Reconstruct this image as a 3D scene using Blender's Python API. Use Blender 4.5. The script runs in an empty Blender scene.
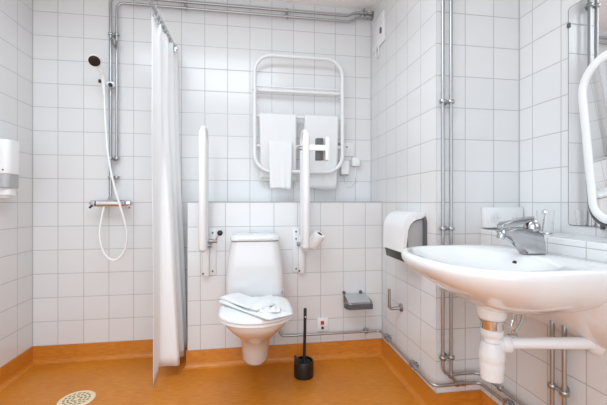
import bpy, bmesh, math, random
from mathutils import Vector, Matrix
PI = math.pi
S = bpy.context.scene
C = S.collection
random.seed(4)

# ------------------------------------------------------------------ materials
def new_mat(name):
    m = bpy.data.materials.new(name); m.use_nodes = True
    nt = m.node_tree; return m, nt, nt.nodes['Principled BSDF']

def plain(name, col, rough=.4, metal=0, coat=0, noise=0, **kw):
    m, nt, b = new_mat(name)
    b.inputs['Base Color'].default_value = (*col, 1)
    b.inputs['Roughness'].default_value = rough
    b.inputs['Metallic'].default_value = metal
    b.inputs['Coat Weight'].default_value = coat
    b.inputs['Coat Roughness'].default_value = .08
    for k, v in kw.items(): b.inputs[k.replace('_', ' ')].default_value = v
    if noise:
        n = nt.nodes.new('ShaderNodeTexNoise'); n.inputs['Scale'].default_value = noise
        tc = nt.nodes.new('ShaderNodeTexCoord'); nt.links.new(tc.outputs['Object'], n.inputs['Vector'])
        bp = nt.nodes.new('ShaderNodeBump'); bp.inputs['Strength'].default_value = .25; bp.inputs['Distance'].default_value = .002
        nt.links.new(n.outputs['Fac'], bp.inputs['Height']); nt.links.new(bp.outputs['Normal'], b.inputs['Normal'])
    return m

def math_node(nt, op, a, b=None, c=None):
    n = nt.nodes.new('ShaderNodeMath'); n.operation = op
    for i, v in enumerate((a, b, c)):
        if v is None: continue
        if isinstance(v, (int, float)): n.inputs[i].default_value = v
        else: nt.links.new(v, n.inputs[i])
    return n.outputs[0]

def tile_mat(name, ox, oy, oz=.105, pitch=.15, g=.0016, tint=(.745, .745, .745), grout=(.43, .425, .42)):
    m, nt, b = new_mat(name)
    geo = nt.nodes.new('ShaderNodeNewGeometry'); tc = nt.nodes.new('ShaderNodeTexCoord')
    sp = nt.nodes.new('ShaderNodeSeparateXYZ'); nt.links.new(tc.outputs['Object'], sp.inputs[0])
    sn = nt.nodes.new('ShaderNodeSeparateXYZ'); nt.links.new(geo.outputs['True Normal'], sn.inputs[0])
    lines = []; wide = []; cells = []
    for k, o in ((0, ox), (1, oy), (2, oz)):
        u = math_node(nt, 'DIVIDE', math_node(nt, 'SUBTRACT', sp.outputs[k], o), pitch)
        cells.append(math_node(nt, 'FLOOR', u))
        fr = math_node(nt, 'FRACT', u)
        d = math_node(nt, 'MULTIPLY', math_node(nt, 'MINIMUM', fr, math_node(nt, 'SUBTRACT', 1.0, fr)), pitch)
        facing = math_node(nt, 'LESS_THAN', math_node(nt, 'ABSOLUTE', sn.outputs[k]), .5)
        mr = nt.nodes.new('ShaderNodeMapRange'); mr.inputs[1].default_value = g*.75; mr.inputs[2].default_value = g*1.3
        mr.inputs[3].default_value = 1; mr.inputs[4].default_value = 0; nt.links.new(d, mr.inputs[0])
        lines.append(math_node(nt, 'MULTIPLY', mr.outputs[0], facing))
        mw = nt.nodes.new('ShaderNodeMapRange'); mw.interpolation_type = 'SMOOTHSTEP'
        mw.inputs[1].default_value = g; mw.inputs[2].default_value = g*3.2
        mw.inputs[3].default_value = 1; mw.inputs[4].default_value = 0; nt.links.new(d, mw.inputs[0])
        wide.append(math_node(nt, 'MULTIPLY', mw.outputs[0], facing))
    mask = math_node(nt, 'MAXIMUM', math_node(nt, 'MAXIMUM', lines[0], lines[1]), lines[2])
    wmask = math_node(nt, 'MAXIMUM', math_node(nt, 'MAXIMUM', wide[0], wide[1]), wide[2])
    # small glaze differences from tile to tile
    cb = nt.nodes.new('ShaderNodeCombineXYZ')
    for k in range(3):
        nt.links.new(cells[k], cb.inputs[k])
    wn = nt.nodes.new('ShaderNodeTexWhiteNoise'); wn.noise_dimensions = '3D'; nt.links.new(cb.outputs[0], wn.inputs['Vector'])
    cr = nt.nodes.new('ShaderNodeMix'); cr.data_type = 'RGBA'
    cr.inputs[6].default_value = (*[t*.975 for t in tint], 1); cr.inputs[7].default_value = (tint[0]*1.01, tint[1]*1.0, tint[2]*.995, 1)
    nt.links.new(wn.outputs['Value'], cr.inputs[0])
    mx = nt.nodes.new('ShaderNodeMix'); mx.data_type = 'RGBA'
    nt.links.new(mask, mx.inputs[0]); nt.links.new(cr.outputs[2], mx.inputs[6]); mx.inputs[7].default_value = (*grout, 1)
    nt.links.new(mx.outputs[2], b.inputs['Base Color'])
    mr = nt.nodes.new('ShaderNodeMapRange'); mr.inputs[3].default_value = .17; mr.inputs[4].default_value = .7
    nt.links.new(mask, mr.inputs[0]); nt.links.new(mr.outputs[0], b.inputs['Roughness'])
    ns = nt.nodes.new('ShaderNodeTexNoise'); ns.inputs['Scale'].default_value = 9; ns.inputs['Detail'].default_value = 2
    nt.links.new(tc.outputs['Object'], ns.inputs['Vector'])
    h = math_node(nt, 'SUBTRACT', math_node(nt, 'MULTIPLY', ns.outputs['Fac'], .35), math_node(nt, 'MULTIPLY', wmask, .8))
    bp = nt.nodes.new('ShaderNodeBump'); bp.inputs['Strength'].default_value = .35; bp.inputs['Distance'].default_value = .0015
    nt.links.new(h, bp.inputs['Height']); nt.links.new(bp.outputs['Normal'], b.inputs['Normal'])
    return m

def vinyl_mat():
    m, nt, b = new_mat('orange_vinyl')
    tc = nt.nodes.new('ShaderNodeTexCoord')
    mp = nt.nodes.new('ShaderNodeMapping'); mp.inputs['Scale'].default_value = (9, 60, 60)
    nt.links.new(tc.outputs['Object'], mp.inputs[0])
    n1 = nt.nodes.new('ShaderNodeTexNoise'); n1.inputs['Scale'].default_value = 2.2; n1.inputs['Detail'].default_value = 5
    nt.links.new(mp.outputs[0], n1.inputs['Vector'])
    n2 = nt.nodes.new('ShaderNodeTexNoise'); n2.inputs['Scale'].default_value = 3.2; n2.inputs['Detail'].default_value = 3
    nt.links.new(tc.outputs['Object'], n2.inputs['Vector'])
    a = math_node(nt, 'ADD', math_node(nt, 'MULTIPLY', n1.outputs['Fac'], .62), math_node(nt, 'MULTIPLY', n2.outputs['Fac'], .38))
    cr = nt.nodes.new('ShaderNodeValToRGB'); nt.links.new(a, cr.inputs[0])
    cr.color_ramp.elements[0].position = .33; cr.color_ramp.elements[0].color = (.48, .145, .010, 1)
    cr.color_ramp.elements[1].position = .68; cr.color_ramp.elements[1].color = (.70, .255, .024, 1)
    nt.links.new(cr.outputs[0], b.inputs['Base Color'])
    b.inputs['Roughness'].default_value = .38
    bp = nt.nodes.new('ShaderNodeBump'); bp.inputs['Strength'].default_value = .12; bp.inputs['Distance'].default_value = .001
    nt.links.new(n1.outputs['Fac'], bp.inputs['Height']); nt.links.new(bp.outputs['Normal'], b.inputs['Normal'])
    return m

def cloth_mat(name, col, scale, trans=.25):
    m, nt, b = new_mat(name)
    b.inputs['Base Color'].default_value = (*col, 1); b.inputs['Roughness'].default_value = .9
    b.inputs['Sheen Weight'].default_value = .2
    out = nt.nodes['Material Output']
    tr = nt.nodes.new('ShaderNodeBsdfTranslucent'); tr.inputs[0].default_value = (*col, 1)
    mx = nt.nodes.new('ShaderNodeMixShader'); mx.inputs[0].default_value = trans
    nt.links.new(b.outputs[0], mx.inputs[1]); nt.links.new(tr.outputs[0], mx.inputs[2]); nt.links.new(mx.outputs[0], out.inputs[0])
    tc = nt.nodes.new('ShaderNodeTexCoord')
    n = nt.nodes.new('ShaderNodeTexNoise'); n.inputs['Scale'].default_value = scale; nt.links.new(tc.outputs['Object'], n.inputs['Vector'])
    bp = nt.nodes.new('ShaderNodeBump'); bp.inputs['Strength'].default_value = .35; bp.inputs['Distance'].default_value = .002
    nt.links.new(n.outputs['Fac'], bp.inputs['Height']); nt.links.new(bp.outputs['Normal'], b.inputs['Normal'])
    return m

M = dict(
    ceramic=plain('white_ceramic', (.82, .82, .82), .12, coat=.6),
    enamel=plain('white_enamel', (.77, .77, .77), .3),
    plastic=plain('white_plastic', (.82, .82, .82), .32),
    pipe_white=plain('white_drain_plastic', (.82, .825, .83), .35),
    chrome=plain('chrome', (.74, .74, .75), .14, 1),
    pipe=plain('plated_pipe', (.47, .47, .475), .4, 1),
    steel=plain('brushed_steel', (.36, .36, .36), .35, 1),
    tapchrome=plain('tap_chrome', (.50, .50, .51), .16, 1),
    fixing=plain('dull_chrome', (.42, .42, .42), .3, 1),
    toilet=plain('toilet_ceramic', (.72, .72, .72), .12, coat=.5),
    black=plain('black_plastic', (.012, .012, .013), .35),
    brush=plain('black_bristles', (.01, .01, .01), .9, noise=200),
    darkgrey=plain('dark_grey_plastic', (.10, .10, .105), .4),
    midgrey=plain('grey_plastic', (.42, .415, .415), .35),
    smoke=plain('smoky_clear_plastic', (.62, .62, .62), .2, Transmission_Weight=.35),
    cream=plain('cream_plastic', (.82, .68, .46), .45),
    hole=plain('drain_slot_dark', (.33, .22, .11), .8),
    red=plain('red_plastic', (.55, .02, .02), .4),
    mirror=plain('mirror_silver', (.9, .9, .9), .01, 1),
    glass=plain('clear_glass', (1, 1, 1), .02, Transmission_Weight=1.0, IOR=1.25),
    hose=plain('white_hose', (.86, .86, .86), .3),
    towel=cloth_mat('white_terry', (.86, .86, .86), 260, .12),
    curtain=cloth_mat('white_curtain', (.95, .95, .95), 60, .14),
    ceiling=plain('ceiling_paint', (.94, .93, .92), .8, noise=40),
    door=plain('door_paint', (.74, .73, .71), .4),
    wood=plain('grey_frame', (.5, .5, .5), .4),
    roll=plain('tissue_paper', (.85, .85, .84), .95, noise=300),
    core=plain('dark_core', (.02, .02, .02), .8),
    vinyl=vinyl_mat(),
    t_back=tile_mat('tiles_back', 0, 0), t_left=tile_mat('tiles_left', 0, 2.252 - 2.25),
    t_half=tile_mat('tiles_half', 0, 2.18), t_col=tile_mat('tiles_column', .866, 1.51),
    t_right=tile_mat('tiles_right', 1.305, 1.43), t_low=tile_mat('tiles_low', 1.094, .98),
)

# ------------------------------------------------------------------ geometry helpers
def bx(bm, x0, x1, y0, y1, z0, z1, bev=0, seg=2):
    r = bmesh.ops.create_cube(bm, size=1)
    vs = r['verts']
    for v in vs:
        v.co = Vector(((x0+x1)/2 + v.co.x*(x1-x0), (y0+y1)/2 + v.co.y*(y1-y0), (z0+z1)/2 + v.co.z*(z1-z0)))
    if bev:
        es = {e for v in vs for e in v.link_edges}
        bmesh.ops.bevel(bm, geom=list(es), offset=bev, segments=seg, affect='EDGES', profile=.5)
    return bm

def box(*a, **k): return bx(bmesh.new(), *a, **k)

def fillet(pts, r, n=7):
    pts = [Vector(p) for p in pts]; out = [pts[0]]
    for i in range(1, len(pts)-1):
        a, b, c = pts[i-1], pts[i], pts[i+1]
        rr = min(r, (a-b).length*.49, (c-b).length*.49)
        p = b + (a-b).normalized()*rr; q = b + (c-b).normalized()*rr
        for k in range(n+1):
            t = k/n; out.append((1-t)**2*p + 2*t*(1-t)*b + t*t*q)
    out.append(pts[-1]); return out

def smooth_path(pts, n=10):
    P = [Vector(p) for p in pts]; out = []
    for i in range(len(P)-1):
        p0 = P[max(i-1, 0)]; p1 = P[i]; p2 = P[i+1]; p3 = P[min(i+2, len(P)-1)]
        for k in range(n):
            t = k/n
            out.append(.5*((2*p1) + (-p0+p2)*t + (2*p0-5*p1+4*p2-p3)*t*t + (-p0+3*p1-3*p2+p3)*t**3))
    out.append(P[-1]); return out

def tube(bm, pts, r, seg=12, closed=False, ry=None, up=None):
    pts = [Vector(p) for p in pts]
    q = [pts[0]]
    for p in pts[1:]:
        if (p-q[-1]).length > 1e-5: q.append(p)
    pts = q; n = len(pts)
    if closed and (pts[0]-pts[-1]).length < 1e-5: pts.pop(); n -= 1
    tang = []
    for i in range(n):
        a = pts[(i-1) % n] if (closed or i) else pts[i]
        b = pts[(i+1) % n] if (closed or i < n-1) else pts[i]
        tang.append((b-a).normalized())
    u = Vector(up) if up else (Vector((0, 0, 1)) if abs(tang[0].z) < .9 else Vector((1, 0, 0)))
    rings = []
    for i in range(n):
        t = tang[i]; u = (u - t*u.dot(t)).normalized(); w = t.cross(u)
        rad = r[i] if isinstance(r, (list, tuple)) else r
        rings.append([bm.verts.new(pts[i] + (u*math.cos(2*PI*k/seg)*(ry or rad) + w*math.sin(2*PI*k/seg)*rad)) for k in range(seg)])
    m = n if closed else n-1
    for i in range(m):
        A, B = rings[i], rings[(i+1) % n]
        for k in range(seg): bm.faces.new((A[k], A[(k+1) % seg], B[(k+1) % seg], B[k]))
    if not closed:
        bm.faces.new(rings[0][::-1]); bm.faces.new(rings[-1])
    return bm

def tb(pts, r, **k): return tube(bmesh.new(), pts, r, **k)

def lathe(bm, prof, c, seg=32, axis=(0, 0, 1), caps=True):
    ax = Vector(axis).normalized(); u = ax.orthogonal().normalized(); w = ax.cross(u); c = Vector(c)
    rings = [[bm.verts.new(c + ax*h + (u*math.cos(2*PI*k/seg) + w*math.sin(2*PI*k/seg))*r) for k in range(seg)] for r, h in prof]
    for A, B in zip(rings, rings[1:]):
        for k in range(seg): bm.faces.new((A[k], A[(k+1) % seg], B[(k+1) % seg], B[k]))
    if caps: bm.faces.new(rings[0][::-1]); bm.faces.new(rings[-1])
    return bm

def lt(prof, c, **k): return lathe(bmesh.new(), prof, c, **k)

def loft(bm, rings, cap0=True, cap1=True):
    R = [[bm.verts.new(p) for p in r] for r in rings]; n = len(R[0])
    for A, B in zip(R, R[1:]):
        for k in range(n): bm.faces.new((A[k], A[(k+1) % n], B[(k+1) % n], B[k]))
    if cap0: bm.faces.new(R[0][::-1])
    if cap1: bm.faces.new(R[-1])
    return bm

def prism(bm, prof, axis, a, b, bev=0):
    """prof: 2-D outline; axis 'y': (x,z) swept along y from a to b"""
    def P(p, t):
        return (p[0], t, p[1]) if axis == 'y' else (t, p[0], p[1]) if axis == 'x' else (p[0], p[1], t)
    A = [bm.verts.new(P(p, a)) for p in prof]; B = [bm.verts.new(P(p, b)) for p in prof]
    n = len(prof)
    f1 = bm.faces.new(A); f2 = bm.faces.new(B[::-1])
    for k in range(n): bm.faces.new((A[k], B[k], B[(k+1) % n], A[(k+1) % n]))
    if bev:
        es = list(f1.edges) + list(f2.edges)
        bmesh.ops.bevel(bm, geom=es, offset=bev, segments=3, affect='EDGES', profile=.5)
    return bm

def obj(name, bm, mat, parent=None, smooth=True, angle=40):
    bmesh.ops.recalc_face_normals(bm, faces=bm.faces)
    me = bpy.data.meshes.new(name); bm.to_mesh(me); bm.free()
    me.materials.append(M[mat])
    if parent is not None:
        w = Vector(); p = parent
        while p is not None: w += p.location; p = p.parent
        me.transform(Matrix.Translation(-w))
    if smooth:
        me.shade_smooth(); me.set_sharp_from_angle(angle=math.radians(angle))
    o = bpy.data.objects.new(name, me); C.objects.link(o)
    if parent is not None: o.parent = parent
    return o

def thing(name, label, cat, loc=(0, 0, 0), group=None):
    o = bpy.data.objects.new(name, None); o.empty_display_size = .05; C.objects.link(o)
    o.location = loc; o['label'] = label; o['category'] = cat
    if group: o['group'] = group
    return o

def tag(o, label, cat, group=None):
    o['label'] = label; o['category'] = cat
    if group: o['group'] = group
    return o

def struct(name, bm, mat, parent=None, smooth=False):
    o = obj(name, bm, mat, parent, smooth)
    if parent is None: o['kind'] = 'structure'
    return o

# ------------------------------------------------------------------ the room
XL, XR, YB, YF, CZ = -1.345, 1.305, 2.393, -.75, 2.395
XC, YC = .866, 1.51            # pipe shaft corner
XH, YH, ZH = -.376, 2.18, 1.008  # low wall behind the toilet
XLOW, ZL = 1.094, .877         # low wall behind the basin
T = .12
struct('floor', box(XL-T, XR+T, YF-T, YB+T, -.1, 0), 'vinyl')
struct('ceiling', box(XL-T, XR+T, YF-T, YB+T, CZ, CZ+.1), 'ceiling')
struct('wall_back', box(XL-T, XR+T, YB, YB+T, 0, CZ), 't_back')
struct('wall_left', box(XL-T, XL, YF-T, YB, 0, CZ), 't_left')
struct('wall_right', box(XR, XR+T, YF-T, YB, 0, CZ), 't_right')
struct('wall_front', box(XL, XR, YF-T, YF, 0, CZ), 't_back')
struct('wall_shaft', box(XC, XR, YC, YB, 0, CZ), 't_col')
struct('wall_low_back', box(XH, XC, YH, YB, 0, ZH, bev=.003, seg=1), 't_half')
struct('wall_low_right', box(XLOW, XR, YF, YC, 0, ZL, bev=.003, seg=1), 't_low')
# silicone joints where walls meet
def joint(name, x, y, z0, z1): struct(name, box(x-.0022, x+.0022, y-.0022, y+.0022, z0, z1), 'wood')
M['wood'].node_tree.nodes['Principled BSDF'].inputs['Base Color'].default_value = (.46, .45, .44, 1)
joint('trim_1', XL+.001, YB-.001, .1, CZ); joint('trim_2', XC-.001, YB-.001, ZH, CZ)
joint('trim_3', XC-.001, YH-.001, .1, ZH); joint('trim_4', XR-.001, YC-.001, ZL, CZ)
struct('trim_5', box(XH, XC, YH-.001, YH+.006, ZH-.002, ZH+.0035), 'midgrey')

# coved vinyl skirting, one strip per wall
def skirt(name, a, b, nx, ny, e0=0, e1=0):
    """from a to b (xy) along the wall, n = direction into the room; e = trim by mitre (+1 inner corner, -1 outer)"""
    prof = [(.0005, .105), (.0055, .105), (.0065, .10), (.007, .03), (.010, .016), (.017, .007), (.030, .0015), (.034, .0004), (.0005, .0004)]
    a = Vector((*a, 0)); b = Vector((*b, 0)); d = (b-a).normalized(); n = Vector((nx, ny, 0)); bm = bmesh.new()
    A = [bm.verts.new(a + d*(e0*p[0]) + n*p[0] + Vector((0, 0, p[1]))) for p in prof]
    B = [bm.verts.new(b - d*(e1*p[0]) + n*p[0] + Vector((0, 0, p[1]))) for p in prof]
    k = len(prof); bm.faces.new(A); bm.faces.new(B[::-1])
    for i in range(k): bm.faces.new((A[i], B[i], B[(i+1) % k], A[(i+1) % k]))
    struct(name, bm, 'vinyl', smooth=True)
skirt('baseboard_left', (XL, YF), (XL, YB), 1, 0, 1, 1)
skirt('baseboard_back', (XL, YB), (XH, YB), 0, -1, 1, 1)
skirt('baseboard_low_wall_side', (XH, YH), (XH, YB), -1, 0, -1, 1)
skirt('baseboard_low_back', (XH, YH), (XC, YH), 0, -1, -1, 1)
skirt('baseboard_shaft_side', (XC, YC), (XC, YH), -1, 0, -1, 1)
skirt('baseboard_shaft', (XC, YC), (XLOW, YC), 0, -1, -1, 1)
skirt('baseboard_right', (XLOW, YF), (XLOW, YC), -1, 0, 1, 1)

# door in the wall behind the camera
d = obj('door_1', box(-.55, .35, YF, YF+.04, .005, 2.05, bev=.004), 'door'); d['kind'] = 'structure'
bm = bmesh.new()
bx(bm, -.61, -.552, YF, YF+.055, 0, 2.11); bx(bm, .352, .41, YF, YF+.055, 0, 2.11); bx(bm, -.552, .352, YF, YF+.055, 2.052, 2.11)
obj('door_frame', bm, 'door', d)
obj('door_handle', tb(fillet([(.27, YF+.04, 1.0), (.27, YF+.09, 1.0), (.15, YF+.09, 1.0)], .02), .01), 'chrome', d)

# ------------------------------------------------------------------ lamps
cl = thing('ceiling_lamp', 'square white ceiling lamp in the middle of the ceiling', 'lamp', (-.38, .85, CZ))
obj('housing', box(-.63, -.13, .6, 1.1, CZ-.04, CZ, bev=.006), 'enamel', cl)
def area(name, loc, rot, sx, sy, power, col=(1, 1, 1)):
    l = bpy.data.lights.new(name, 'AREA'); l.shape = 'RECTANGLE'; l.size = sx; l.size_y = sy; l.energy = power; l.color = col
    o = bpy.data.objects.new(name, l); C.objects.link(o); o.location = loc; o.rotation_euler = rot; return o
area('ceiling_light', (-.38, .85, CZ-.05), (0, 0, 0), 1.3, 1.3, 27.5, (.85, 1.0, 1.11))
area('front_fill_light', (-.3, YF+.12, 1.05), (math.radians(90), 0, 0), 1.9, 1.8, 23.5, (.85, 1.0, 1.12))  # added fill panel behind the camera, not a window; brightens surfaces facing it
w = bpy.data.worlds.new('World'); S.world = w; w.use_nodes = True
w.node_tree.nodes['Background'].inputs[0].default_value = (.8, .8, .8, 1); w.node_tree.nodes['Background'].inputs[1].default_value = .3

# ------------------------------------------------------------------ pipework
def clamp(parent, c, axis, sep, along, r=.0095, wall=(0, 1, 0), off=.03):
    """double pipe clamp at c (midpoint between two pipes); sep = vector between pipes"""
    c = Vector(c); s = Vector(sep); al = Vector(along).normalized(); wl = Vector(wall)
    bm = bmesh.new()
    for k in (-.5, .5):
        lathe(bm, [(r+.0045, -.008), (r+.006, -.006), (r+.006, .006), (r+.0045, .008)], c+s*k, 16, al)
    tube(bm, [c-s*.75, c+s*.75], .006, seg=8)
    tube(bm, [c, c+wl*off], .006, seg=8)
    lathe(bm, [(.013, off-.004), (.013, off)], c, 14, wl)
    return obj('pipe_clamp', bm, 'fixing', parent)

def nut(bm, c, axis, r=.014, h=.02, seg=6):
    lathe(bm, [(r*.9, -h/2), (r, -h/2+.002), (r, h/2-.002), (r*.9, h/2)], c, seg, axis)

PY = 2.358
sp = thing('shower_pipes', 'pair of chrome pipes rising from shower and running along the top of the back wall', 'pipe', (-.858, PY, 1.02))
zt0, zt1 = 2.281, 2.322
obj('pipe', tb(fillet([(-.840, PY, 1.28), (-.840, PY, zt0), (.70, PY, zt0), (.76, PY, zt0+.04), (.85, PY, zt0+.045), (.864, PY, zt0+.045)], .05, 9), .0085, seg=14), 'pipe', sp)
obj('pipe', tb(fillet([(-.876, PY, 1.03), (-.876, PY, zt1), (.68, PY, zt1), (.74, PY, zt1+.03), (.85, PY, zt1+.03), (.864, PY, zt1+.03)], .05, 9), .0085, seg=14), 'pipe', sp)
for z in (2.077, 1.285, 1.165):
    clamp(sp, (-.858, PY, z), 'z', (.036, 0, 0), (0, 0, 1))
for x in (-.42, .25):
    clamp(sp, (x, PY, (zt0+zt1)/2), 'x', (0, 0, zt1-zt0), (1, 0, 0))
bm = bmesh.new()
for dx, dz in ((.79, .045), (.82, .045)): nut(bm, (dx, PY, zt0+dz), (1, 0, 0), .015, .018)
for dx in (.79, .815): nut(bm, (dx, PY, zt1+.03), (1, 0, 0), .015, .018)
tube(bm, [(.80, PY, zt0+.045), (.80, PY, zt1+.06)], .008)
lathe(bm, [(.03, 0), (.03, .006), (.024, .009)], (.866-.0005, PY, 2.338), 20, (-1, 0, 0))
obj('valve', bm, 'fixing', sp)
bm = bmesh.new()
tube(bm, [(-.87, PY-.01, 2.045), (-.85, PY-.03, 2.0), (-.835, PY-.035, 1.975)], .006)
tube(bm, [(-.838, PY-.01, 2.03), (-.833, PY-.03, 1.99)], .006)
obj('hook', bm, 'steel', sp)
# sliding holder for the hand shower
bm = bmesh.new()
bx(bm, -.89, -.845, PY-.035, PY+.012, 1.735, 1.765, bev=.006)
tube(bm, [(-.915, PY-.045, 1.755), (-.88, PY-.02, 1.75)], .010)
sl = obj('slider', bm, 'plastic', sp)
obj('slider_knob', lt([(.011, 0), (.012, .002), (.012, .012), (.009, .015)], (-.862, PY-.035, 1.742), seg=16, axis=(0, -1, -.2)), 'black', sl)
obj('slider_knob', lt([(.010, 0), (.011, .002), (.011, .012)], (-.915, PY-.05, 1.757), seg=16, axis=(-1, -.2, .1)), 'black', sl)

# thermostatic mixer
mx = thing('shower_mixer', 'chrome thermostatic shower mixer on the back wall with white hose below', 'mixer', (-.86, 2.33, .999))
obj('body', lt([(.017, -.085), (.023, -.08), (.023, .08), (.017, .085)], (-.855, 2.31, .999), seg=24, axis=(1, 0, 0)), 'chrome', mx)
for s_ in (-1, 1):
    k = obj('handle', lt([(.017, .088), (.021, .090), (.021, .108), (.017, .118), (.012, .122)], (-.855, 2.31, .999), seg=20, axis=(s_, 0, 0)), 'chrome', mx)
    obj('lever', tb([(-.855+s_*.105, 2.305, .99), (-.855+s_*.115, 2.285, .972)], .006), 'black' if s_ < 0 else 'chrome', k)
for x in (-.915, -.795):
    bm = bmesh.new(); lathe(bm, [(.016, -.01), (.016, .03), (.024, .032), (.026, .04)], (x, 2.33, .999), 18, (0, 1, 0))
    tube(bm, [(x, 2.36, .999), (x, YB-.001, .999)], .013)
    obj('wall_union', bm, 'chrome', mx)
bm = bmesh.new(); nut(bm, (-.876, 2.335, 1.025), (0, 0, 1), .014, .02)
tube(bm, [(-.876, 2.345, 1.04), (-.876, 2.32, 1.01)], .010); obj('outlet_nut', bm, 'chrome', mx)

# hand shower and hose
hs = thing('hand_shower', 'white hand shower with black face hanging on the shower pipe, with long white hose', 'shower', (-.9, 2.3, 1.7))
hc = Vector((-.913, 2.215, 1.848)); hx = Vector((.30, -.72, -.62)).normalized()
obj('head', lt([(.012, -.026), (.026, -.020), (.036, -.006), (.0375, .004), (.0355, .008)], hc, seg=28, axis=hx), 'plastic', hs)
obj('spray_face', lt([(.0315, .006), (.0315, .0095), (.028, .011)], hc, seg=28, axis=hx), 'black', hs)
obj('handle', tb(smooth_path([hc-hx*.02, (-.902, 2.26, 1.82), (-.900, 2.30, 1.78), (-.900, 2.315, 1.72), (-.898, 2.318, 1.67)], 6), [.013]*6+[.012]*12+[.010]*7, seg=14), 'plastic', hs)
obj('hose', tb(smooth_path([(-.898, 2.318, 1.67), (-.885, 2.30, 1.50), (-.862, 2.28, 1.30), (-.825, 2.265, 1.12), (-.785, 2.26, .98), (-.755, 2.27, .85),
                            (-.758, 2.285, .75), (-.785, 2.288, .68), (-.835, 2.29, .648), (-.885, 2.29, .685), (-.912, 2.293, .77), (-.915, 2.295, .84), (-.905, 2.30, .92), (-.895, 2.305, .978)], 12), .0065, seg=10), 'hose', hs)

# pipes down the shaft and round the floor
cp = thing('shaft_pipes', 'pair of chrome pipes down the tiled shaft bending along the skirting', 'pipe', (.905, 1.48, .17))
Yp = 1.482
low = .165
obj('pipe', tb(fillet([(.925, Yp, CZ), (.925, Yp, .195), (.955, Yp, low)], .03), .0075, seg=14), 'pipe', cp)
obj('pipe', tb(fillet([(.884, Yp, CZ), (.884, Yp, .205), (1.066, Yp, .205), (1.066, .2, .205)], .045), .0075, seg=14), 'pipe', cp)
obj('pipe', tb(fillet([(.186, 2.165, .30), (.186, 2.15, .17), (.84, 2.15, .168), (.836, Yp-.002, .158), (1.069, Yp-.002, .158), (1.069, .2, .158)], .035), .0075, seg=14), 'pipe', cp)
for z in (.285, .884, 1.474, 1.99):
    clamp(cp, (.9045, Yp, z), 'z', (.041, 0, 0), (0, 0, 1), off=.027)
def single(parent, c, al, wl, off):
    bm = bmesh.new(); c = Vector(c); wl = Vector(wl)
    lathe(bm, [(.011, -.009), (.0135, -.006), (.0135, .006), (.011, .009)], c, 16, al)
    tube(bm, [c-wl*.018, c+wl*off], .006, seg=8); lathe(bm, [(.013, off-.004), (.013, off)], c, 14, wl)
    bx(bm, c.x-.012, c.x+.012, c.y-.012, c.y+.012, c.z+.008, c.z+.02, bev=.002)
    obj('pipe_clamp', bm, 'fixing', parent)
single(cp, (.745, 2.15, .168), (1, 0, 0), (0, 1, 0), .028)
single(cp, (.838, 2.04, .167), (0, 1, 0), (1, 0, 0), .026)
single(cp, (.836, 1.69, .16), (0, 1, 0), (1, 0, 0), .028)
single(cp, (1.068, 1.30, .158), (0, 1, 0), (1, 0, 0), .024)
bm = bmesh.new()
for c, ax in (((.955, Yp, .158), (1, 0, 0)), ((.925, Yp, .20), (0, 0, 1)), ((.985, Yp, .158), (1, 0, 0)), ((1.066, 1.34, .205), (0, 1, 0)), ((.836, 2.0, .167), (0, 1, 0)), ((.836, 1.65, .16), (0, 1, 0))):
    bm = bmesh.new(); nut(bm, c, ax, .0125, .022); obj('coupling', bm, 'fixing', cp)

bp_ = thing('basin_pipes', 'two short vertical chrome pipes on the low wall under the washbasin', 'pipe', (1.066, 1.05, .2))
obj('pipe', tb([(1.06, 1.075, .62), (1.06, 1.075, .218)], .0075, seg=14), 'pipe', bp_)
obj('pipe', tb([(1.06, 1.027, .62), (1.06, 1.027, .218)], .0075, seg=14), 'pipe', bp_)
clamp(bp_, (1.06, 1.051, .355), 'z', (0, .048, 0), (0, 0, 1), wall=(1, 0, 0), off=.033)

# ------------------------------------------------------------------ curtain and rod
rod = thing('curtain_rod', 'straight metal shower curtain rod pointing out from the back wall', 'rod', (-.502, YB, 2.03))
obj('rod', tb([(-.502, YB-.001, 2.03), (-.502, YF+.001, 2.03)], .009, seg=16), 'pipe', rod)
obj('wall_flange', lt([(.028, 0), (.028, .006), (.016, .012)], (-.502, YB, 2.03), seg=20, axis=(0, -1, 0)), 'chrome', rod)
cu = thing('shower_curtain', 'white shower curtain gathered at the wall end of the rod beside the toilet', 'curtain', (-.48, 2.1, 0))
path_b = [(-.513, 1.955), (-.508, 2.03), (-.500, 2.062), (-.455, 2.066), (-.408, 2.066), (-.412, 2.12), (-.47, 2.15), (-.505, 2.18), (-.44, 2.205), (-.402, 2.235), (-.46, 2.26), (-.51, 2.275), (-.45, 2.295), (-.400, 2.315), (-.44, 2.345), (-.49, 2.362)]
path_t = [(-.505, 1.895), (-.49, 1.93), (-.475, 1.965), (-.505, 2.0), (-.535, 2.03), (-.50, 2.06), (-.465, 2.085), (-.50, 2.115), (-.535, 2.14), (-.50, 2.17), (-.462, 2.20), (-.50, 2.225), (-.53, 2.25), (-.49, 2.285), (-.462, 2.315), (-.49, 2.345)]
pb = smooth_path([(*p, 0) for p in path_b], 8); pt = smooth_path([(*p, 0) for p in path_t], 8)
bm = bmesh.new(); rows = 36; grid = []
for j in range(rows+1):
    v = j/rows; row = []
    for i, (a, b) in enumerate(zip(pb, pt)):
        u = i/(len(pb)-1)
        q = (1-v)**.7 if v < 1 else 0
        x = a.x*q + b.x*(1-q); y = a.y*q + b.y*(1-q)
        zb = .012 + .05*min(1, (u*11)**2) + .01*math.sin(u*9)
        zt = 1.935 + .045*abs(math.cos(u*PI*6.0))
        x += .006*math.sin(v*7+u*14)*(v*(1-v))*2
        row.append(bm.verts.new((x, y, zb + (zt-zb)*v)))
    grid.append(row)
for j in range(rows):
    for i in range(len(pb)-1): bm.faces.new((grid[j][i], grid[j][i+1], grid[j+1][i+1], grid[j+1][i]))
o = obj('fabric', bm, 'curtain', cu, angle=180)
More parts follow.
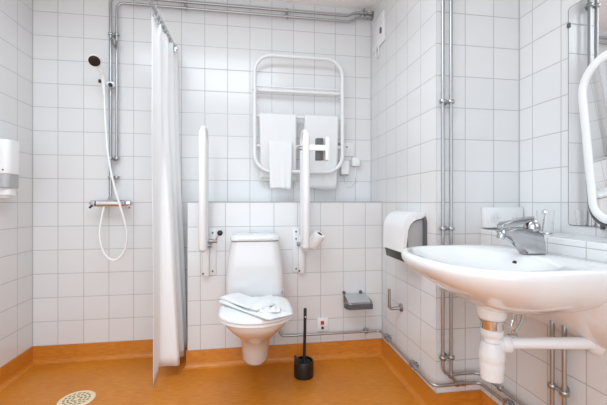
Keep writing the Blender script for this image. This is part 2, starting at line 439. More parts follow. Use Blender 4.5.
sd = o.modifiers.new('s', 'SOLIDIFY'); sd.thickness = .0016
for i in range(9):
    y = 1.93+i*.05
    pts = [(-.502+.020*math.cos(a), y+.004*math.sin(a), 2.012+.036*math.sin(a)) for a in [2*PI*k/16 for k in range(16)]]
    obj('ring', tb(pts, .0028, seg=6, closed=True, up=(0, 1, 0)), 'midgrey', cu)

# ------------------------------------------------------------------ left wall soap dispenser
sd_ = thing('soap_dispenser', 'white wall soap dispenser with grey clear window on the left wall', 'dispenser', (XL, 2.06, 1.03))
def rr(x0, x1, y0, y1, r, n=5, corners=(1, 1, 1, 1)):
    pts = []
    for (cx, cy, a0, on) in ((x1-r, y1-r, 0, corners[0]), (x0+r, y1-r, 90, corners[1]), (x0+r, y0+r, 180, corners[2]), (x1-r, y0+r, 270, corners[3])):
        if not on:
            pts.append((cx + (r if a0 in (0, 270) else -r), cy + (r if a0 in (0, 90) else -r))); continue
        for k in range(n+1):
            a = math.radians(a0+90*k/n); pts.append((cx+r*math.cos(a), cy+r*math.sin(a)))
    return pts
out = [(x, y) for x, y in rr(XL, XL+.105, 2.005, 2.115, .03, corners=(1, 0, 0, 1))]
bm = bmesh.new(); prism(bm, out, 'z', 1.155, 1.335, bev=.006); obj('cover', bm, 'plastic', sd_)
bm = bmesh.new(); prism(bm, [(XL+(x-XL)*.97, 2.06+(y-2.06)*.97) for x, y in out], 'z', 1.083, 1.155, bev=.002); obj('window', bm, 'smoke', sd_)
bm = bmesh.new(); prism(bm, rr(XL, XL+.095, 2.025, 2.095, .02, corners=(1, 0, 0, 1)), 'z', 1.043, 1.083, bev=.004)
prism(bm, rr(XL+.03, XL+.08, 2.04, 2.08, .015), 'z', 1.03, 1.043); obj('push_bar', bm, 'plastic', sd_)
obj('lock', lt([(.004, 0), (.004, .002)], (XL+.08, 2.005, 1.175), axis=(0, -1, 0), seg=10), 'darkgrey', sd_)

# ------------------------------------------------------------------ floor drain
fd = thing('floor_drain', 'round cream plastic floor drain grate in the orange floor', 'drain', (-.872, 1.913, 0))
obj('rim', lt([(.084, 0), (.084, .003), (.079, .006), (.073, .006), (.071, .004)], (-.872, 1.913, 0), seg=40), 'cream', fd)
bm = bmesh.new()
for r0, r1, n in ((.062, .052, 16), (.044, .034, 12), (.026, .014, 6)):
    for k in range(n):
        a0 = 2*PI*(k+.16)/n; a1 = 2*PI*(k+.84)/n
        P = lambda r, a, z: bm.verts.new((-.872+r*math.cos(a), 1.913+r*math.sin(a), z))
        mid = (a0+a1)/2
        top = [P(r0, a0, .0052), P(r0, mid, .0052), P(r0, a1, .0052), P(r1, a1, .0052), P(r1, mid, .0052), P(r1, a0, .0052)]
        bot = [bm.verts.new(v.co-Vector((0, 0, .0018))) for v in top]
        bm.faces.new(top); bm.faces.new(bot[::-1])
        for q in range(6): bm.faces.new((top[q], bot[q], bot[(q+1) % 6], top[(q+1) % 6]))
g_ = obj('grate', lt([(.071, 0), (.071, .005)], (-.872, 1.913, 0), seg=40), 'cream', fd)
obj('slots', bm, 'hole', g_)

# ------------------------------------------------------------------ toilet
TX = .03
to = thing('toilet', 'white wall-hung toilet with cistern and closed lid', 'toilet', (TX, 2.17, .12))
def ringT(z, yf, hw, yb=2.178, ym=None, nb=5.0, n=48, hb=None, nf=2.1):
    ym = ym if ym is not None else yf + (yb-yf)*.42
    pts = []
    for k in range(n):
        a = 2*PI*k/n; c, s = math.cos(a), math.sin(a)
        if s < 0: e = 2/nf; y = ym - (ym-yf)*abs(s)**e; x = math.copysign(abs(c)**e, c)*hw
        else:
            e = 2/nb; y = ym + (yb-ym)*abs(s)**e; w_ = hw if hb is None else hw + (hb-hw)*min(1, abs(s)*1.0); x = math.copysign(abs(c)**e, c)*w_
        pts.append(Vector((TX+x, y, z)))
    return pts
rings = [ringT(.122, 1.90, .058), ringT(.126, 1.875, .070), ringT(.14, 1.866, .074), ringT(.20, 1.845, .076), ringT(.25, 1.815, .083),
         ringT(.29, 1.765, .100), ringT(.325, 1.71, .122), ringT(.36, 1.655, .146), ringT(.39, 1.615, .164), ringT(.415, 1.592, .174), ringT(.432, 1.588, .176), ringT(.436, 1.60, .170)]
obj('bowl', loft(bmesh.new(), rings), 'toilet', to, angle=60)
rings = [ringT(.437, 1.575, .178, yb=1.985), ringT(.440, 1.568, .182, yb=1.985), ringT(.450, 1.568, .182, yb=1.985), ringT(.453, 1.574, .179, yb=1.98)]
obj('seat', loft(bmesh.new(), rings), 'plastic', to, angle=50)
rings = [ringT(.4545, 1.574, .179, yb=1.98), ringT(.457, 1.566, .183, yb=1.982), ringT(.466, 1.567, .182, yb=1.982), ringT(.472, 1.585, .170, yb=1.975), ringT(.475, 1.64, .13, yb=1.95)]
obj('lid', loft(bmesh.new(), rings), 'plastic', to, angle=60)
def ringC(z, hw, yf, yb=2.172, r=.045):
    return [Vector((x, y, z)) for x, y in rr(TX-hw, TX+hw, yf, yb, r, n=6)]
rings = [ringC(.437, .168, 1.992), ringC(.45, .172, 1.988), ringC(.50, .169, 1.985), ringC(.60, .162, 1.983), ringC(.70, .151, 1.982), ringC(.782, .138, 1.982)]
ta = obj('cistern', loft(bmesh.new(), rings), 'toilet', to, angle=50)
obj('screw_cap', lt([(.006, 0), (.006, .004)], (TX+.155, 1.99, .487), seg=12, axis=(0, -1, 0)), 'midgrey', ta)
rings = [ringC(.785, .138, 1.98), ringC(.788, .142, 1.974), ringC(.803, .142, 1.973), ringC(.814, .134, 1.983, 2.168), ringC(.821, .11, 2.01, 2.15, .04), ringC(.823, .07, 2.04, 2.12, .03)]
tl = obj('cistern_lid', loft(bmesh.new(), rings), 'toilet', to, angle=60)
obj('flush_button', lt([(.024, 0), (.024, .002), (.020, .003)], (TX, 2.08, .822), seg=24), 'chrome', tl)
# supply pipe under the cistern is the plated pipe run; hinge blocks of the seat
for s_ in (-1, 1):
    obj('hinge', lt([(.011, -.02), (.011, .02)], (TX+s_*.075, 1.985, .462), seg=14, axis=(1, 0, 0)), 'plastic', to)

# folded towel on the lid
tw = thing('folded_towel', 'folded white towel lying across the closed toilet lid', 'towel', (TX, 1.75, .476))
def slab(corners, z0, th, f=None):
    A, B, Cc, D = [Vector((*c, 0)) for c in corners]
    bm = bmesh.new(); nu, nv = 36, 18; tg = []; bg = []
    for j in range(nv+1):
        v = j/nv; rt = []; rb = []
        for i in range(nu+1):
            u = i/nu; p = (A*(1-u)+B*u)*(1-v) + (D*(1-u)+Cc*u)*v
            e = min(1, min(u, 1-u)*14); g = min(1, min(v, 1-v)*9); edge = math.sin(min(e, g)*PI/2)
            h = f(u, v) if f else 0
            rt.append(bm.verts.new((p.x, p.y, z0+th*.5+(th*.5+h)*edge)))
            rb.append(rt[-1] if min(e, g) == 0 else bm.verts.new((p.x, p.y, z0+th*.5*(1-edge))))
        tg.append(rt); bg.append(rb)
    for j in range(nv):
        for i in range(nu):
            for G in (tg, bg):
                q = (G[j][i], G[j][i+1], G[j+1][i+1], G[j+1][i])
                try: bm.faces.new(q)
                except ValueError: pass
    return bm
F1 = lambda u, v: .004*math.sin(u*9+v*4)+.003*math.sin(v*13+u*5)
obj('lower_layer', slab([(-.172, 1.855), (.082, 1.530), (.207, 1.60), (-.045, 1.970)], .476, .017, F1), 'towel', tw, angle=180)
obj('upper_layer', slab([(-.165, 1.865), (.030, 1.615), (.125, 1.70), (-.060, 1.96)], .493, .016, lambda u, v: .005*math.sin(u*7+v*3)+.012*math.exp(-((u-.9)/.06)**2)), 'towel', tw, angle=180)
obj('hem', slab([(.040, 1.600), (.140, 1.600), (.145, 1.665), (.045, 1.665)], .492, .014, lambda u, v: .004*math.sin(u*20)), 'towel', tw, angle=180)

# ------------------------------------------------------------------ fold-up grab rails
def grab(x, side, label):
    g = thing('grab_rail', label, 'grab rail', (x, YH, .56), 'fold-up grab rails beside the toilet')
    # wall plates
    xp = x + side*-.036 if side > 0 else x + .036
    bm = box(xp-.021, xp+.021, YH-.008, YH, .56, .845, bev=.003)
    pl_ = obj('wall_plate', bm, 'enamel', g)
    bm = bmesh.new()
    for z in (.585, .775, .82): obj('screw', lt([(.0055, 0), (.0055, .003), (.003, .005)], (xp, YH-.008, z), seg=12, axis=(0, -1, 0)), 'darkgrey', pl_)
    bm = box(x-.022, x+.016, YH-.030, YH, .558, .80, bev=.004)
    obj('hinge_bracket', bm, 'enamel', g)
    bm = bmesh.new(); lathe(bm, [(.006, 0), (.006, .003)], (x-.018, YH-.031, .575), 12, (0, -1, 0)); obj('screw', bm, 'darkgrey', g)
    obj('hinge_pin', lt([(.012, -.034), (.012, .034)], (x, YH-.035, .745), seg=16, axis=(1, 0, 0)), 'steel', g)
    # tube loop standing up
    yA, yB = 1.985, 2.135
    pts = fillet([(x, YH-.035, .735), (x, yB, .80), (x, yB, 1.43), (x, yA, 1.43), (x, yA, .74), (x, yA+.06, .735), (x, YH-.035, .735)], .07, 8)
    obj('tube', tb(pts, .016, seg=16, closed=True, up=(1, 0, 0)), 'enamel', g)
    # oval arm pad over the front tube
    n = 20; R = []
    for z, s_ in ((.735, .6), (.738, .85), (.746, 1), (1.36, 1), (1.39, .93), (1.408, .75), (1.416, .5)):
        R.append([Vector((x+.0225*s_*math.cos(2*PI*k/n), yA+.006+.025*s_*math.sin(2*PI*k/n), z)) for k in range(n)])
    obj('arm_pad', loft(bmesh.new(), R), 'plastic', g, angle=60)
    return g
gl = grab(-.262, -1, 'white fold-up grab rail left of the toilet with black ball lever')
gr = grab(.325, 1, 'white fold-up grab rail right of the toilet holding a metal paper roll bracket')
lv = obj('lever', tb([(-.236, 2.12, .775), (-.212, 2.115, .775), (-.197, 2.105, .79), (-.180, 2.10, .818)], .0045, seg=8), 'chrome', gl)
obj('ball_knob', lt([(.004, -.0165), (.010, -.0135), (.0155, -.006), (.017, 0), (.0155, .006), (.010, .0135), (.004, .0165)], (-.176, 2.098, .824), seg=20, axis=(0, 0, 1)), 'black', lv)
obj('lever_barrel', lt([(.010, -.026), (.011, -.022), (.011, .022), (.010, .026)], (-.222, 2.135, .772), seg=18, axis=(1, 0, 0)), 'steel', gl)
# roll bracket high on the right rail
bk = obj('roll_bracket', box(.335, .462, 1.975, 1.99, 1.308, 1.342, bev=.003), 'plastic', gr)
bm = bmesh.new(); bx(bm, .385, .428, 1.992, 2.03, 1.255, 1.385, bev=.003); obj('bracket_spring', bm, 'darkgrey', bk)
obj('bracket_plate', box(.436, .458, 1.965, 2.03, 1.252, 1.388, bev=.003), 'plastic', bk)
bm = bmesh.new(); tube(bm, [(.275, 1.99, 1.331), (.31, 1.99, 1.331)], .004); tube(bm, [(.275, 1.99, 1.314), (.31, 1.99, 1.314)], .004); obj('bracket_pin', bm, 'steel', bk)
# paper roll on the right rail
ra = Vector((.46, -.36, .80)).normalized(); rc = Vector((.400, 2.085, .776))
rl = thing('toilet_roll', 'white toilet roll with dark core beside the right grab rail', 'toilet roll', rc)
bm = lt([(.016, -.048), (.035, -.048), (.038, -.045), (.038, .045), (.035, .048), (.016, .048)], rc, seg=32, axis=ra, caps=False)
obj('paper', bm, 'roll', rl)
obj('core', lt([(.0165, -.047), (.0165, .046)], rc, seg=20, axis=ra), 'core', rl)
obj('roll_spindle', tb(fillet([rc+ra*.02, rc-ra*.062, (.345, 2.125, .70), (.33, 2.145, .70)], .015), .006), 'plastic', gr)

# ------------------------------------------------------------------ heated towel rack, towels
rk = thing('towel_rack', 'white tubular heated towel rack on the upper back wall', 'towel rack', (.33, 2.335, 1.2))
YR = 2.332
x0, x1, z0, z1, R_ = .030, .628, 1.212, 1.985, .115
loop = []
for (cx, cz, a0) in ((x1-R_, z1-R_, 0), (x0+R_, z1-R_, 90), (x0+R_, z0+R_, 180), (x1-R_, z0+R_, 270)):
    for k in range(11):
        a = math.radians(a0+9*k); loop.append((cx+R_*math.cos(a), YR-.029, cz+R_*math.sin(a)))
obj('frame', tb(loop, .013, seg=14, closed=True, up=(0, 1, 0)), 'enamel', rk)
for z in (1.758, 1.585, 1.385):
    zz = z; obj('rail', tb([(x0+.008, YR-.004, zz), (x1-.008, YR-.004, zz)], .0115, seg=14), 'enamel', rk)
obj('rail', tb([(x0+.008, YR-.004, 1.785), (x1-.008, YR-.004, 1.785)], .006, seg=12), 'enamel', rk)
for x, z in ((x0, 1.74), (x1, 1.74), (x0, 1.42), (x1, 1.42)):
    bm = bmesh.new(); tube(bm, [(x, YR-.025, z), (x, YB-.002, z)], .009); lathe(bm, [(.018, 0), (.018, .006)], (x, YB, z), 16, (0, -1, 0)); obj('bracket', bm, 'enamel', rk)
for x in (x0-.010, x0+.022):
    obj('screw', lt([(.005, 0), (.005, .003)], (x, YR-.042, 1.745), seg=10, axis=(0, -1, 0)), 'midgrey', rk)

def hang(name, label, xa, xb, zbar, zf, zk, off=.0, taper=0, ybar=YR-.004, r=.0115, seed=0, th=.005, push=.022):
    rnd = random.Random(seed); ph = rnd.random()*6
    rad = r + th/2 + .003 + off
    prof = []
    n1 = 16
    for k in range(n1+1): t = k/n1; prof.append((ybar-rad-.004*math.sin(t*PI)+(1-t)*push, zf+(zbar-zf)*t, t))
    for k in range(1, 8): a = PI-PI*k/8; prof.append((ybar+rad*math.cos(a), zbar+rad*math.sin(a), 1))
    for k in range(n1+1): t = 1-k/n1; prof.append((ybar+rad+.002*math.sin(t*PI), zk+(zbar-zk)*t, 1))
    bm = bmesh.new(); nu = 20; G = []
    for (y, z, t) in prof:
        row = []
        for i in range(nu+1):
            u = i/nu
            wv = .005*math.sin(u*8+ph)*(1-t) + .003*math.sin(u*17+ph+z*6)*(1-t)
            x = xa+(xb-xa)*u + taper*(1-t)*(u-.5) + .006*(1-t)*math.sin(ph)
            row.append(bm.verts.new((x, y-abs(wv) if y < ybar else y, z + (.006*math.sin(u*5+ph) if t == 0 else 0))))
        G.append(row)
    for A, B in zip(G, G[1:]):
        for i in range(nu): bm.faces.new((A[i], A[i+1], B[i+1], B[i]))
    o = obj(name, bm, 'towel', None, angle=180); m_ = o.modifiers.new('s', 'SOLIDIFY'); m_.thickness = th; m_.offset = 0
    return tag(o, label, 'towel', 'white towels hanging on the rack')
hang('hanging_towel', 'wide white towel hung over the left half of the towel rack', .062, .310, 1.585, 1.165, 1.15, taper=-.01, seed=1)
hang('hanging_towel', 'narrow white towel on the lower rail of the rack, left of the grab rail', .122, .280, 1.388, 1.094, 1.20, off=.014, taper=-.02, seed=2, push=-.03)
hang('hanging_towel', 'white towel hung over the right half of the towel rack behind the grab rail', .365, .602, 1.585, 1.100, 1.14, taper=-.03, seed=3, off=0)

# electrics beside the rack
sk = thing('power_socket', 'small white wall socket right of the towel rack', 'socket', (.70, YB, 1.40))
obj('plate', box(.655, .735, YB-.012, YB, 1.335, 1.43, bev=.004), 'plastic', sk)
obj('pilot_hole', lt([(.006, 0), (.006, .002)], (.682, YB-.012, 1.40), seg=12, axis=(0, -1, 0)), 'darkgrey', sk)
bm = bmesh.new(); lathe(bm, [(.022, 0), (.022, .002), (.018, .003)], (.70, YB-.012, 1.372), 20, (0, -1, 0)); obj('socket_well', bm, 'enamel', sk)
sb = thing('heater_switch', 'small off-white switch box by the lower right of the towel rack', 'switch', (.67, YB, 1.25))
obj('case', box(.630, .688, YB-.055, YB, 1.203, 1.300, bev=.005), 'plastic', sb)
obj('gasket', box(.634, .684, YB-.05, YB, 1.196, 1.203), 'midgrey', sb)
pg = thing('power_plug', 'white plug with looping white cord to the right of the towel rack', 'plug', (.74, YB, 1.28))
obj('plug_body', box(.712, .772, YB-.045, YB, 1.262, 1.325, bev=.01), 'plastic', pg)
obj('cord', tb(smooth_path([(.742, YB-.02, 1.27), (.742, YB-.012, 1.18), (.715, YB-.008, 1.125), (.68, YB-.008, 1.13), (.665, YB-.012, 1.20)], 8), .0035, seg=8), 'plastic', pg)

# ------------------------------------------------------------------ toilet brush
HX, HY = .308, 1.975
bh = thing('brush_holder', 'black round toilet brush holder standing on the floor', 'brush holder', (HX, HY, 0))
bm = lt([(.050, 0), (.056, .003), (.058, .05), (.056, .088), (.054, .093), (.050, .092), (.048, .05), (.046, .012)], (HX, HY, 0), seg=36)
obj('cup', bm, 'black', bh, angle=50)
bm = bmesh.new(); prism(bm, [(HX-.058, .08), (HX-.058, .125), (HX-.050, .132), (HX-.040, .122), (HX-.022, .100), (HX-.022, .085)], 'y', HY-.04, HY-.012, bev=.003); obj('drip_lip', bm, 'black', bh)
br = thing('toilet_brush', 'black toilet brush with long handle upright in its holder', 'brush', (HX+.006, HY, .013))
obj('bristles', lt([(.012, .013), (.034, .018), (.036, .085), (.022, .095)], (HX+.002, HY, 0), seg=24), 'brush', br)
obj('handle', tb([(HX+.002, HY, .09), (HX+.003, HY, .12), (HX+.006, HY, .25), (HX+.008, HY, .385), (HX+.008, HY, .393)], [.012, .009, .0085, .0095, .006], seg=14), 'black', br)
obj('handle_highlight', lt([(.004, 0), (.004, .002)], (HX+.008, HY-.0085, .345), seg=10, axis=(0, -1, 0)), 'enamel', br)  # small white disc painted in as the highlight on the black handle

# ------------------------------------------------------------------ floor-level outlet
ou = thing('wall_outlet', 'small white wall outlet with red and black buttons above the orange skirting', 'outlet', (.46, YH, .22))
obj('plate', box(.428, .498, YH-.010, YH, .180, .262, bev=.003), 'plastic', ou)
obj('red_button', box(.448, .470, YH-.015, YH-.009, .222, .245, bev=.002), 'red', ou)
obj('black_button', box(.452, .468, YH-.015, YH-.009, .192, .208, bev=.002), 'black', ou)

# ------------------------------------------------------------------ folding paper holder with flap on low wall
hb = thing('soap_basket', 'grey metal soap tray on the low wall right of the toilet brush', 'soap tray', (.66, YH, .38))
for x in (.603, .715):
    bm = bmesh.new(); lathe(bm, [(.010, 0), (.011, .01), (.009, .016)], (x, YH, .420), 14, (0, -1, 0))
    tube(bm, fillet([(x, YH-.010, .420), (x, YH-.02, .395), (x, 2.12, .388)], .01), .004, seg=8)
    obj('mount', bm, 'darkgrey', hb)
loopb = fillet([(.60, YH-.012, .395), (.582, 2.10, .375), (.600, 2.055, .377), (.752, 2.050, .377), (.758, 2.10, .385), (.742, YH-.012, .395)], .03)
obj('rim', tb(loopb, .005, seg=8), 'steel', hb)
bm = bmesh.new()
prism(bm, [(.582, 2.10), (.590, 2.062), (.605, 2.048), (.752, 2.044), (.758, 2.10), (.752, 2.10), (.745, 2.052), (.608, 2.054), (.597, 2.066), (.590, 2.10)], 'z', .345, .375)
obj('front_band', bm, 'darkgrey', hb)
bm = bmesh.new()
for k in range(13):
    x = .600+.012*k
    tube(bm, fillet([(x, YH-.014, .39), (x, 2.10, .355), (x, 2.054, .350), (x, 2.050, .372)], .01, 3), .0022, seg=6)
obj('wire', bm, 'steel', hb)
bm = bmesh.new(); prism(bm, [(YH-.004, .409), (2.062, .382), (2.062, .386), (YH-.004, .413)], 'x', .603, .745); obj('cover_plate', bm, 'smoke', hb)

# spare roll rod on the shaft side
ho = thing('spare_roll_holder', 'bent chrome spare roll holder on the side of the tiled shaft', 'roll holder', (XC, 1.90, .40))
obj('rosette', lt([(.024, 0), (.024, .005), (.016, .012)], (XC, 1.885, .398), seg=24, axis=(-1, 0, 0)), 'steel', ho)
obj('rod', tb(fillet([(XC-.01, 1.885, .395), (XC-.068, 1.90, .388), (XC-.068, 1.90, .505)], .025), [.0085]*30 if False else .009, seg=12), 'fixing', ho)

# ------------------------------------------------------------------ paper towel dispenser
pdn = thing('paper_dispenser', 'white rounded paper towel dispenser with grey side and black base above the basin end', 'dispenser', (XC, 1.73, .71))
def arc(cx, cz, rx, rz, a0, a1, n=10):
    return [(cx+rx*math.cos(math.radians(a0+(a1-a0)*k/n)), cz+rz*math.sin(math.radians(a0+(a1-a0)*k/n))) for k in range(n+1)]
outer = arc(.825, .865, .078, .093, 90, 180, 12)
inner = arc(.838, .845, .068, .078, 180, 90, 12)
prof = [(XC-.001, .955), (.845, .9575)] + outer + [(.742, .757), (.768, .753)] + inner + [(XC-.001, .926)]
bm = bmesh.new(); prism(bm, prof, 'y', 1.605, 1.860, bev=.009); obj('cover', bm, 'plastic', pdn)
core = [(XC-.002, .920), (.845, .920)] + arc(.838, .840, .063, .075, 90, 180, 10) + [(.778, .757), (XC-.002, .757)]
bm = bmesh.new(); prism(bm, core, 'y', 1.617, 1.843); obj('side_panel', bm, 'midgrey', pdn)
bm = bmesh.new(); prism(bm, [(.7485, .752), (.756, .71), (.78, .702), (XC-.002, .708), (XC-.002, .757), (.76, .757)], 'y', 1.615, 1.845, bev=.003); obj('base', bm, 'black', pdn)
bm = bmesh.new(); prism(bm, rr(1.592, 1.845, .72, .945, .04), 'x', XC-.012, XC, bev=.002); obj('back_plate', bm, 'darkgrey', pdn)

# ------------------------------------------------------------------ alarm unit high on the shaft side
al = thing('wall_unit', 'white plastic cover plate high on the shaft side by the ceiling pipes', 'cover plate', (XC, 2.22, 2.08))
obj('plate', box(XC-.010, XC, 2.13, 2.325, 2.055, 2.26, bev=.004), 'plastic', al)
obj('latch', box(XC-.018, XC-.009, 2.165, 2.185, 2.125, 2.160, bev=.002), 'darkgrey', al)
pts = [(XC-.012, 2.24+.028*math.cos(2*PI*k/20), 2.03+.034*math.sin(2*PI*k/20)) for k in range(20)]
obj('pull_ring', tb(pts, .004, seg=8, closed=True, up=(1, 0, 0)), 'plastic', al)

# ------------------------------------------------------------------ washbasin
BY = 1.09
wb = thing('washbasin', 'wide white ceramic washbasin mounted on the low tiled wall', 'washbasin', (XLOW, BY, .56))
def ringB(z, xf, xb, b, nf=2.6, nb=7, n=72, zc=None):
    cx = xf + (xb-xf)*.52; pts = []
    for k in range(n):
        a = 2*PI*k/n; c, s = math.cos(a), math.sin(a)
        if c < 0: e = 2/nf; x = cx-(cx-xf)*abs(c)**e
        else: e = 2/nb; x = cx+(xb-cx)*abs(c)**e
        # blend the width exponent so both halves meet
        es = 2/(nf if c < 0 else nb)
        y = BY+math.copysign(abs(s)**es, s)*b
        pts.append(Vector((x, y, z)))
    return pts
XB = XLOW-.001
R = [ringB(.640, .80, .95, .07, nb=3), ringB(.644, .785, 1.0, .10, nb=3), ringB(.655, .758, XB, .14, nb=4), ringB(.676, .715, XB, .185, nb=5), ringB(.700, .672, XB, .228), ringB(.728, .630, XB, .258),
     ringB(.752, .592, XB, .279), ringB(.775, .565, XB, .291), ringB(.795, .552, XB, .298), ringB(.812, .550, XB, .299), ringB(.820, .556, XB, .296), ringB(.822, .566, XB-.004, .290),
     ringB(.820, .590, .945, .262, nb=2.8), ringB(.812, .600, .935, .252, nb=2.8), ringB(.795, .622, .925, .232, nb=2.8), ringB(.775, .665, .91, .195, nb=2.6), ringB(.760, .72, .89, .14, nb=2.4), ringB(.754, .79, .87, .05, nb=2.2)]
bm = loft(bmesh.new(), R)
obj('bowl', bm, 'ceramic', wb, angle=180)
# deep rear apron against the wall
bm = bmesh.new()
prism(bm, [(XB, .73), (XB, .558), (XB-.012, .555), (XB-.05, .60), (XB-.085, .66), (XB-.085, .73)], 'y', BY-.27, BY+.165, bev=.006)
obj('rear_apron', bm, 'ceramic', wb, angle=50)
obj('waste_boss', lt([(.040, .600), (.045, .604), (.048, .615), (.050, .655)], (.835, BY, 0), seg=32), 'ceramic', wb)
obj('underside_rib', box(.83, XB, BY-.042, BY+.042, .622, .69, bev=.018, seg=4), 'ceramic', wb)
obj('overflow_hole', lt([(.010, -.002), (.010, .003)], (.9245, BY, .79), seg=14, axis=(-1, 0, .35)), 'black', wb)
obj('drain_plug', lt([(.024, 0), (.024, .003), (.018, .005)], (.832, BY, .754), seg=24), 'chrome', wb)

# mixer tap
tp = thing('basin_tap', 'chrome lever mixer tap on the back deck of the washbasin', 'tap', (.995, BY, .822))
bm = bmesh.new()
prism(bm, [(.956, .8215), (1.034, .8215), (1.030, .85), (1.022, .905), (.975, .912), (.915, .913), (.868, .910), (.862, .902), (.868, .894), (.905, .884), (.935, .862)], 'y', BY-.021, BY+.021, bev=.008)
obj('body', bm, 'tapchrome', tp, angle=35)
obj('aerator', lt([(.012, 0), (.013, .003), (.013, .020), (.011, .024)], (.874, BY, .900), seg=20, axis=(-.3, 0, -1)), 'tapchrome', tp)
obj('cartridge_cap', lt([(.025, 0), (.027, .004), (.026, .020), (.021, .034), (.010, .041)], (.993, BY, .905), seg=24, axis=(-.12, 0, 1)), 'tapchrome', tp)
le = bmesh.new()
prism(le, [(.992, .948), (.965, .934), (.915, .922), (.886, .914), (.866, .914), (.863, .926), (.875, .937), (.91, .941), (.965, .953), (.992, .956)], 'y', BY-.015, BY+.015, bev=.004)
obj('lever', le, 'tapchrome', tp)
rd = obj('lift_rod', tb([(1.028, BY, .822), (1.034, BY, .90), (1.044, BY, .965)], .0028, seg=8), 'chrome', tp)
obj('rod_knob', lt([(.004, -.008), (.009, -.004), (.009, .004), (.004, .008)], (1.045, BY, .972), seg=16), 'chrome', rd)

# bottle trap and drain pipe
tx, ty = .835, BY
tr = thing('bottle_trap', 'white plastic bottle trap and waste pipe under the washbasin', 'trap', (tx, ty, .385))
obj('chrome_collar', lt([(.034, 0.566), (.037, 0.568), (.037, 0.590), (.042, 0.592), (.042, 0.600)], (tx, ty, 0), seg=28), 'chrome', tr)
obj('nut', lt([(.032, 0.540), (.036, 0.544), (.037, 0.552), (.037, 0.562), (.033, 0.566)], (tx, ty, 0), seg=28), 'pipe_white', tr)
obj('neck', lt([(.026, 0.518), (.026, 0.540)], (tx, ty, 0), seg=24), 'pipe_white', tr)
obj('cup', lt([(.030, .388), (.036, .392), (.039, 0.428), (.0405, 0.448), (.0395, 0.453), (.042, 0.458), (.042, 0.486), (.038, 0.498), (.036, 0.514), (.034, 0.520), (.026, 0.522)], (tx, ty, 0), seg=32), 'pipe_white', tr)
dv = (Vector((1.085, .955, .553))-Vector((tx, ty, .516))).normalized()
obj('elbow_nut', lt([(.018, .02), (.024, .032), (.029, .036), (.0295, .055), (.026, .060)], (tx, ty, .512), seg=28, axis=dv), 'pipe_white', tr)
obj('waste_pipe', tb([(tx+.02, ty-.01, .515), Vector((tx, ty, .515))+dv*.10, (1.093, .952, .553)], .019, seg=20), 'pipe_white', tr)
obj('wall_rosette', lt([(.036, 0), (.036, .004), (.024, .014)], (1.094, .952, .553), seg=28, axis=(-1, 0, 0)), 'pipe_white', tr)
bm = bmesh.new()
tube(bm, smooth_path([(.890, 1.055, .635), (.888, 1.055, .60), (.884, 1.06, .565), (.887, 1.065, .545)], 6), .005, seg=8)
tube(bm, smooth_path([(.925, 1.055, .635), (.922, 1.055, .60), (.905, 1.058, .57), (.895, 1.062, .548)], 6), .0045, seg=8)
nut(bm, (.886, 1.060, .575), (0, 0, 1), .009, .018); nut(bm, (.893, 1.063, .548), (1, 0, 0), .009, .03)
su = obj('supply_hoses', bm, 'chrome'); tag(su, 'thin chrome supply tubes hanging beside the bottle trap', 'pipe')

# ------------------------------------------------------------------ things on and over the ledge
db = thing('double_socket', 'white double socket box on the tiled shaft behind the tap', 'socket', (1.18, YC, .93))
obj('case', box(1.098, 1.300, YC-.035, YC, .885, .982, bev=.006), 'plastic', db)
for x in (1.148, 1.248):
    fc = obj('socket_face', lt([(.026, 0), (.026, .002), (.022, .003)], (x, YC-.035, .933), seg=24, axis=(0, -1, 0)), 'enamel', db)
    for q in (-.009, .009): obj('pin_hole', lt([(.0028, 0), (.0028, .001)], (x+q, YC-.038, .933), seg=8, axis=(0, -1, 0)), 'midgrey', fc)
gs = thing('drinking_glass', 'clear drinking glass standing on the ledge below the wall mirror', 'glass', (1.20, 1.26, ZL))
obj('tumbler', lt([(.024, .0005), (.027, .003), (.031, .095), (.0295, .095), (.026, .008), (.005, .006)], (1.205, 1.255, ZL), seg=32), 'glass', gs)

wm = thing('wall_mirror', 'large flat frameless mirror on the right wall above the ledge', 'mirror', (XR, .7, .914))
bm = bmesh.new(); prism(bm, rr(.15, 1.24, .914, 1.805, .012, n=3), 'x', XR-.006, XR-.0005); obj('pane', bm, 'mirror', wm, smooth=False)
obj('backing', (lambda b: prism(b, rr(.148, 1.242, .912, 1.807, .012, n=3), 'x', XR-.0055, XR-.0003))(bmesh.new()), 'darkgrey', wm, smooth=False)
for y, z in ((1.238, 1.735), (1.10, .914), (.4, .914)):
    obj('clip', box(XR-.011, XR, y-.006, y+.006, z-.010, z+.010, bev=.002), 'darkgrey', wm)

tm = thing('tilting_mirror', 'white framed tilting mirror with rounded corners in front of the wall mirror', 'mirror', (1.25, .79, .93))
tau = math.radians(6.5); O = Vector((1.243, 1.085, .930)); U = Vector((-math.sin(tau), 0, math.cos(tau))); W = Vector((0, -1, 0)); N = W.cross(U)
if N.x > 0: N = -N
H_, Wd, rad = .585, .62, .13
def tl_pt(a, b, n=0): return O + W*a + U*b + N*n
def tl_loop(inset, n):
    q = []
    for cx, cy, r, a0 in ((Wd-rad, H_-rad, rad, 0), (rad, H_-rad, rad, 90), (.075, .075, .075, 180), (Wd-.075, .075, .075, 270)):
        q += [(cx+(r-inset)*math.cos(math.radians(a0+7.5*k)), cy+(r-inset)*math.sin(math.radians(a0+7.5*k))) for k in range(13)]
    return [tl_pt(a, b, n) for a, b in q]
sec = [(0, -.008), (0, .014), (.003, .018), (.026, .018), (.029, .015), (.029, -.008)]
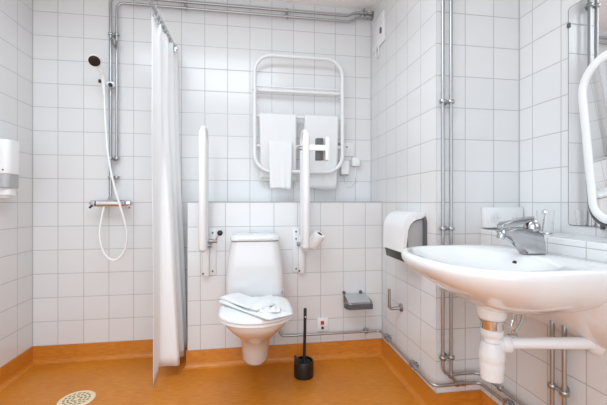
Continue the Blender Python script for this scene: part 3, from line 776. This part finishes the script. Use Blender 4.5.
bm = bmesh.new(); L = [[bm.verts.new(p) for p in tl_loop(i, h)] for i, h in sec]; k = len(L[0])
for a in range(len(L)):
    A, B = L[a], L[(a+1) % len(L)]
    for i in range(k): bm.faces.new((A[i], A[(i+1) % k], B[(i+1) % k], B[i]))
obj('frame', bm, 'plastic', tm, angle=60)
bm = bmesh.new(); A = [bm.verts.new(p) for p in tl_loop(.028, .012)]; B = [bm.verts.new(p) for p in tl_loop(.028, .006)]
bm.faces.new(A); bm.faces.new(B[::-1])
for i in range(k): bm.faces.new((A[i], A[(i+1) % k], B[(i+1) % k], B[i]))
obj('glass', bm, 'mirror', tm, smooth=False)
bm = bmesh.new(); A = [bm.verts.new(p) for p in tl_loop(.028, .005)]; B = [bm.verts.new(p) for p in tl_loop(.028, -.010)]
bm.faces.new(A); bm.faces.new(B[::-1])
for i in range(k): bm.faces.new((A[i], A[(i+1) % k], B[(i+1) % k], B[i]))
obj('back_panel', bm, 'enamel', tm)
path = fillet([tl_pt(-.008, .16, .0), tl_pt(-.008, -.008, .0), tl_pt(Wd+.008, -.008, .0), tl_pt(Wd+.008, .16, .0)], .075, 12)
obj('handle_bar', tb(path, .005, seg=10), 'darkgrey', tm)
for a in (.10, Wd-.10):
    obj('arm', tb([tl_pt(a, -.01, 0), tl_pt(a, -.022, -.01), (XR-.007, O.y-a, .905)], .004, seg=8), 'fixing', tm)
obj('pivot', tb([tl_pt(Wd/2, H_*.55, -.01), (XR-.007, O.y-Wd/2, 1.25)], .012), 'fixing', tm)

# ------------------------------------------------------------------ camera
cam = bpy.data.cameras.new('Camera'); cam.sensor_width = 36; cam.lens = 345/607*36
co = bpy.data.objects.new('Camera', cam); C.objects.link(co)
co.location = (0, 0, 1.005); co.rotation_euler = (math.radians(90), 0, -math.atan(53.5/345))
cam.clip_start = .02
S.camera = co
S.view_settings.view_transform = 'Standard'; S.view_settings.look = 'None'; S.view_settings.gamma = 1; S.view_settings.use_curve_mapping = False
S.view_settings.exposure = 0
S.cycles.max_bounces = 10; S.cycles.diffuse_bounces = 6
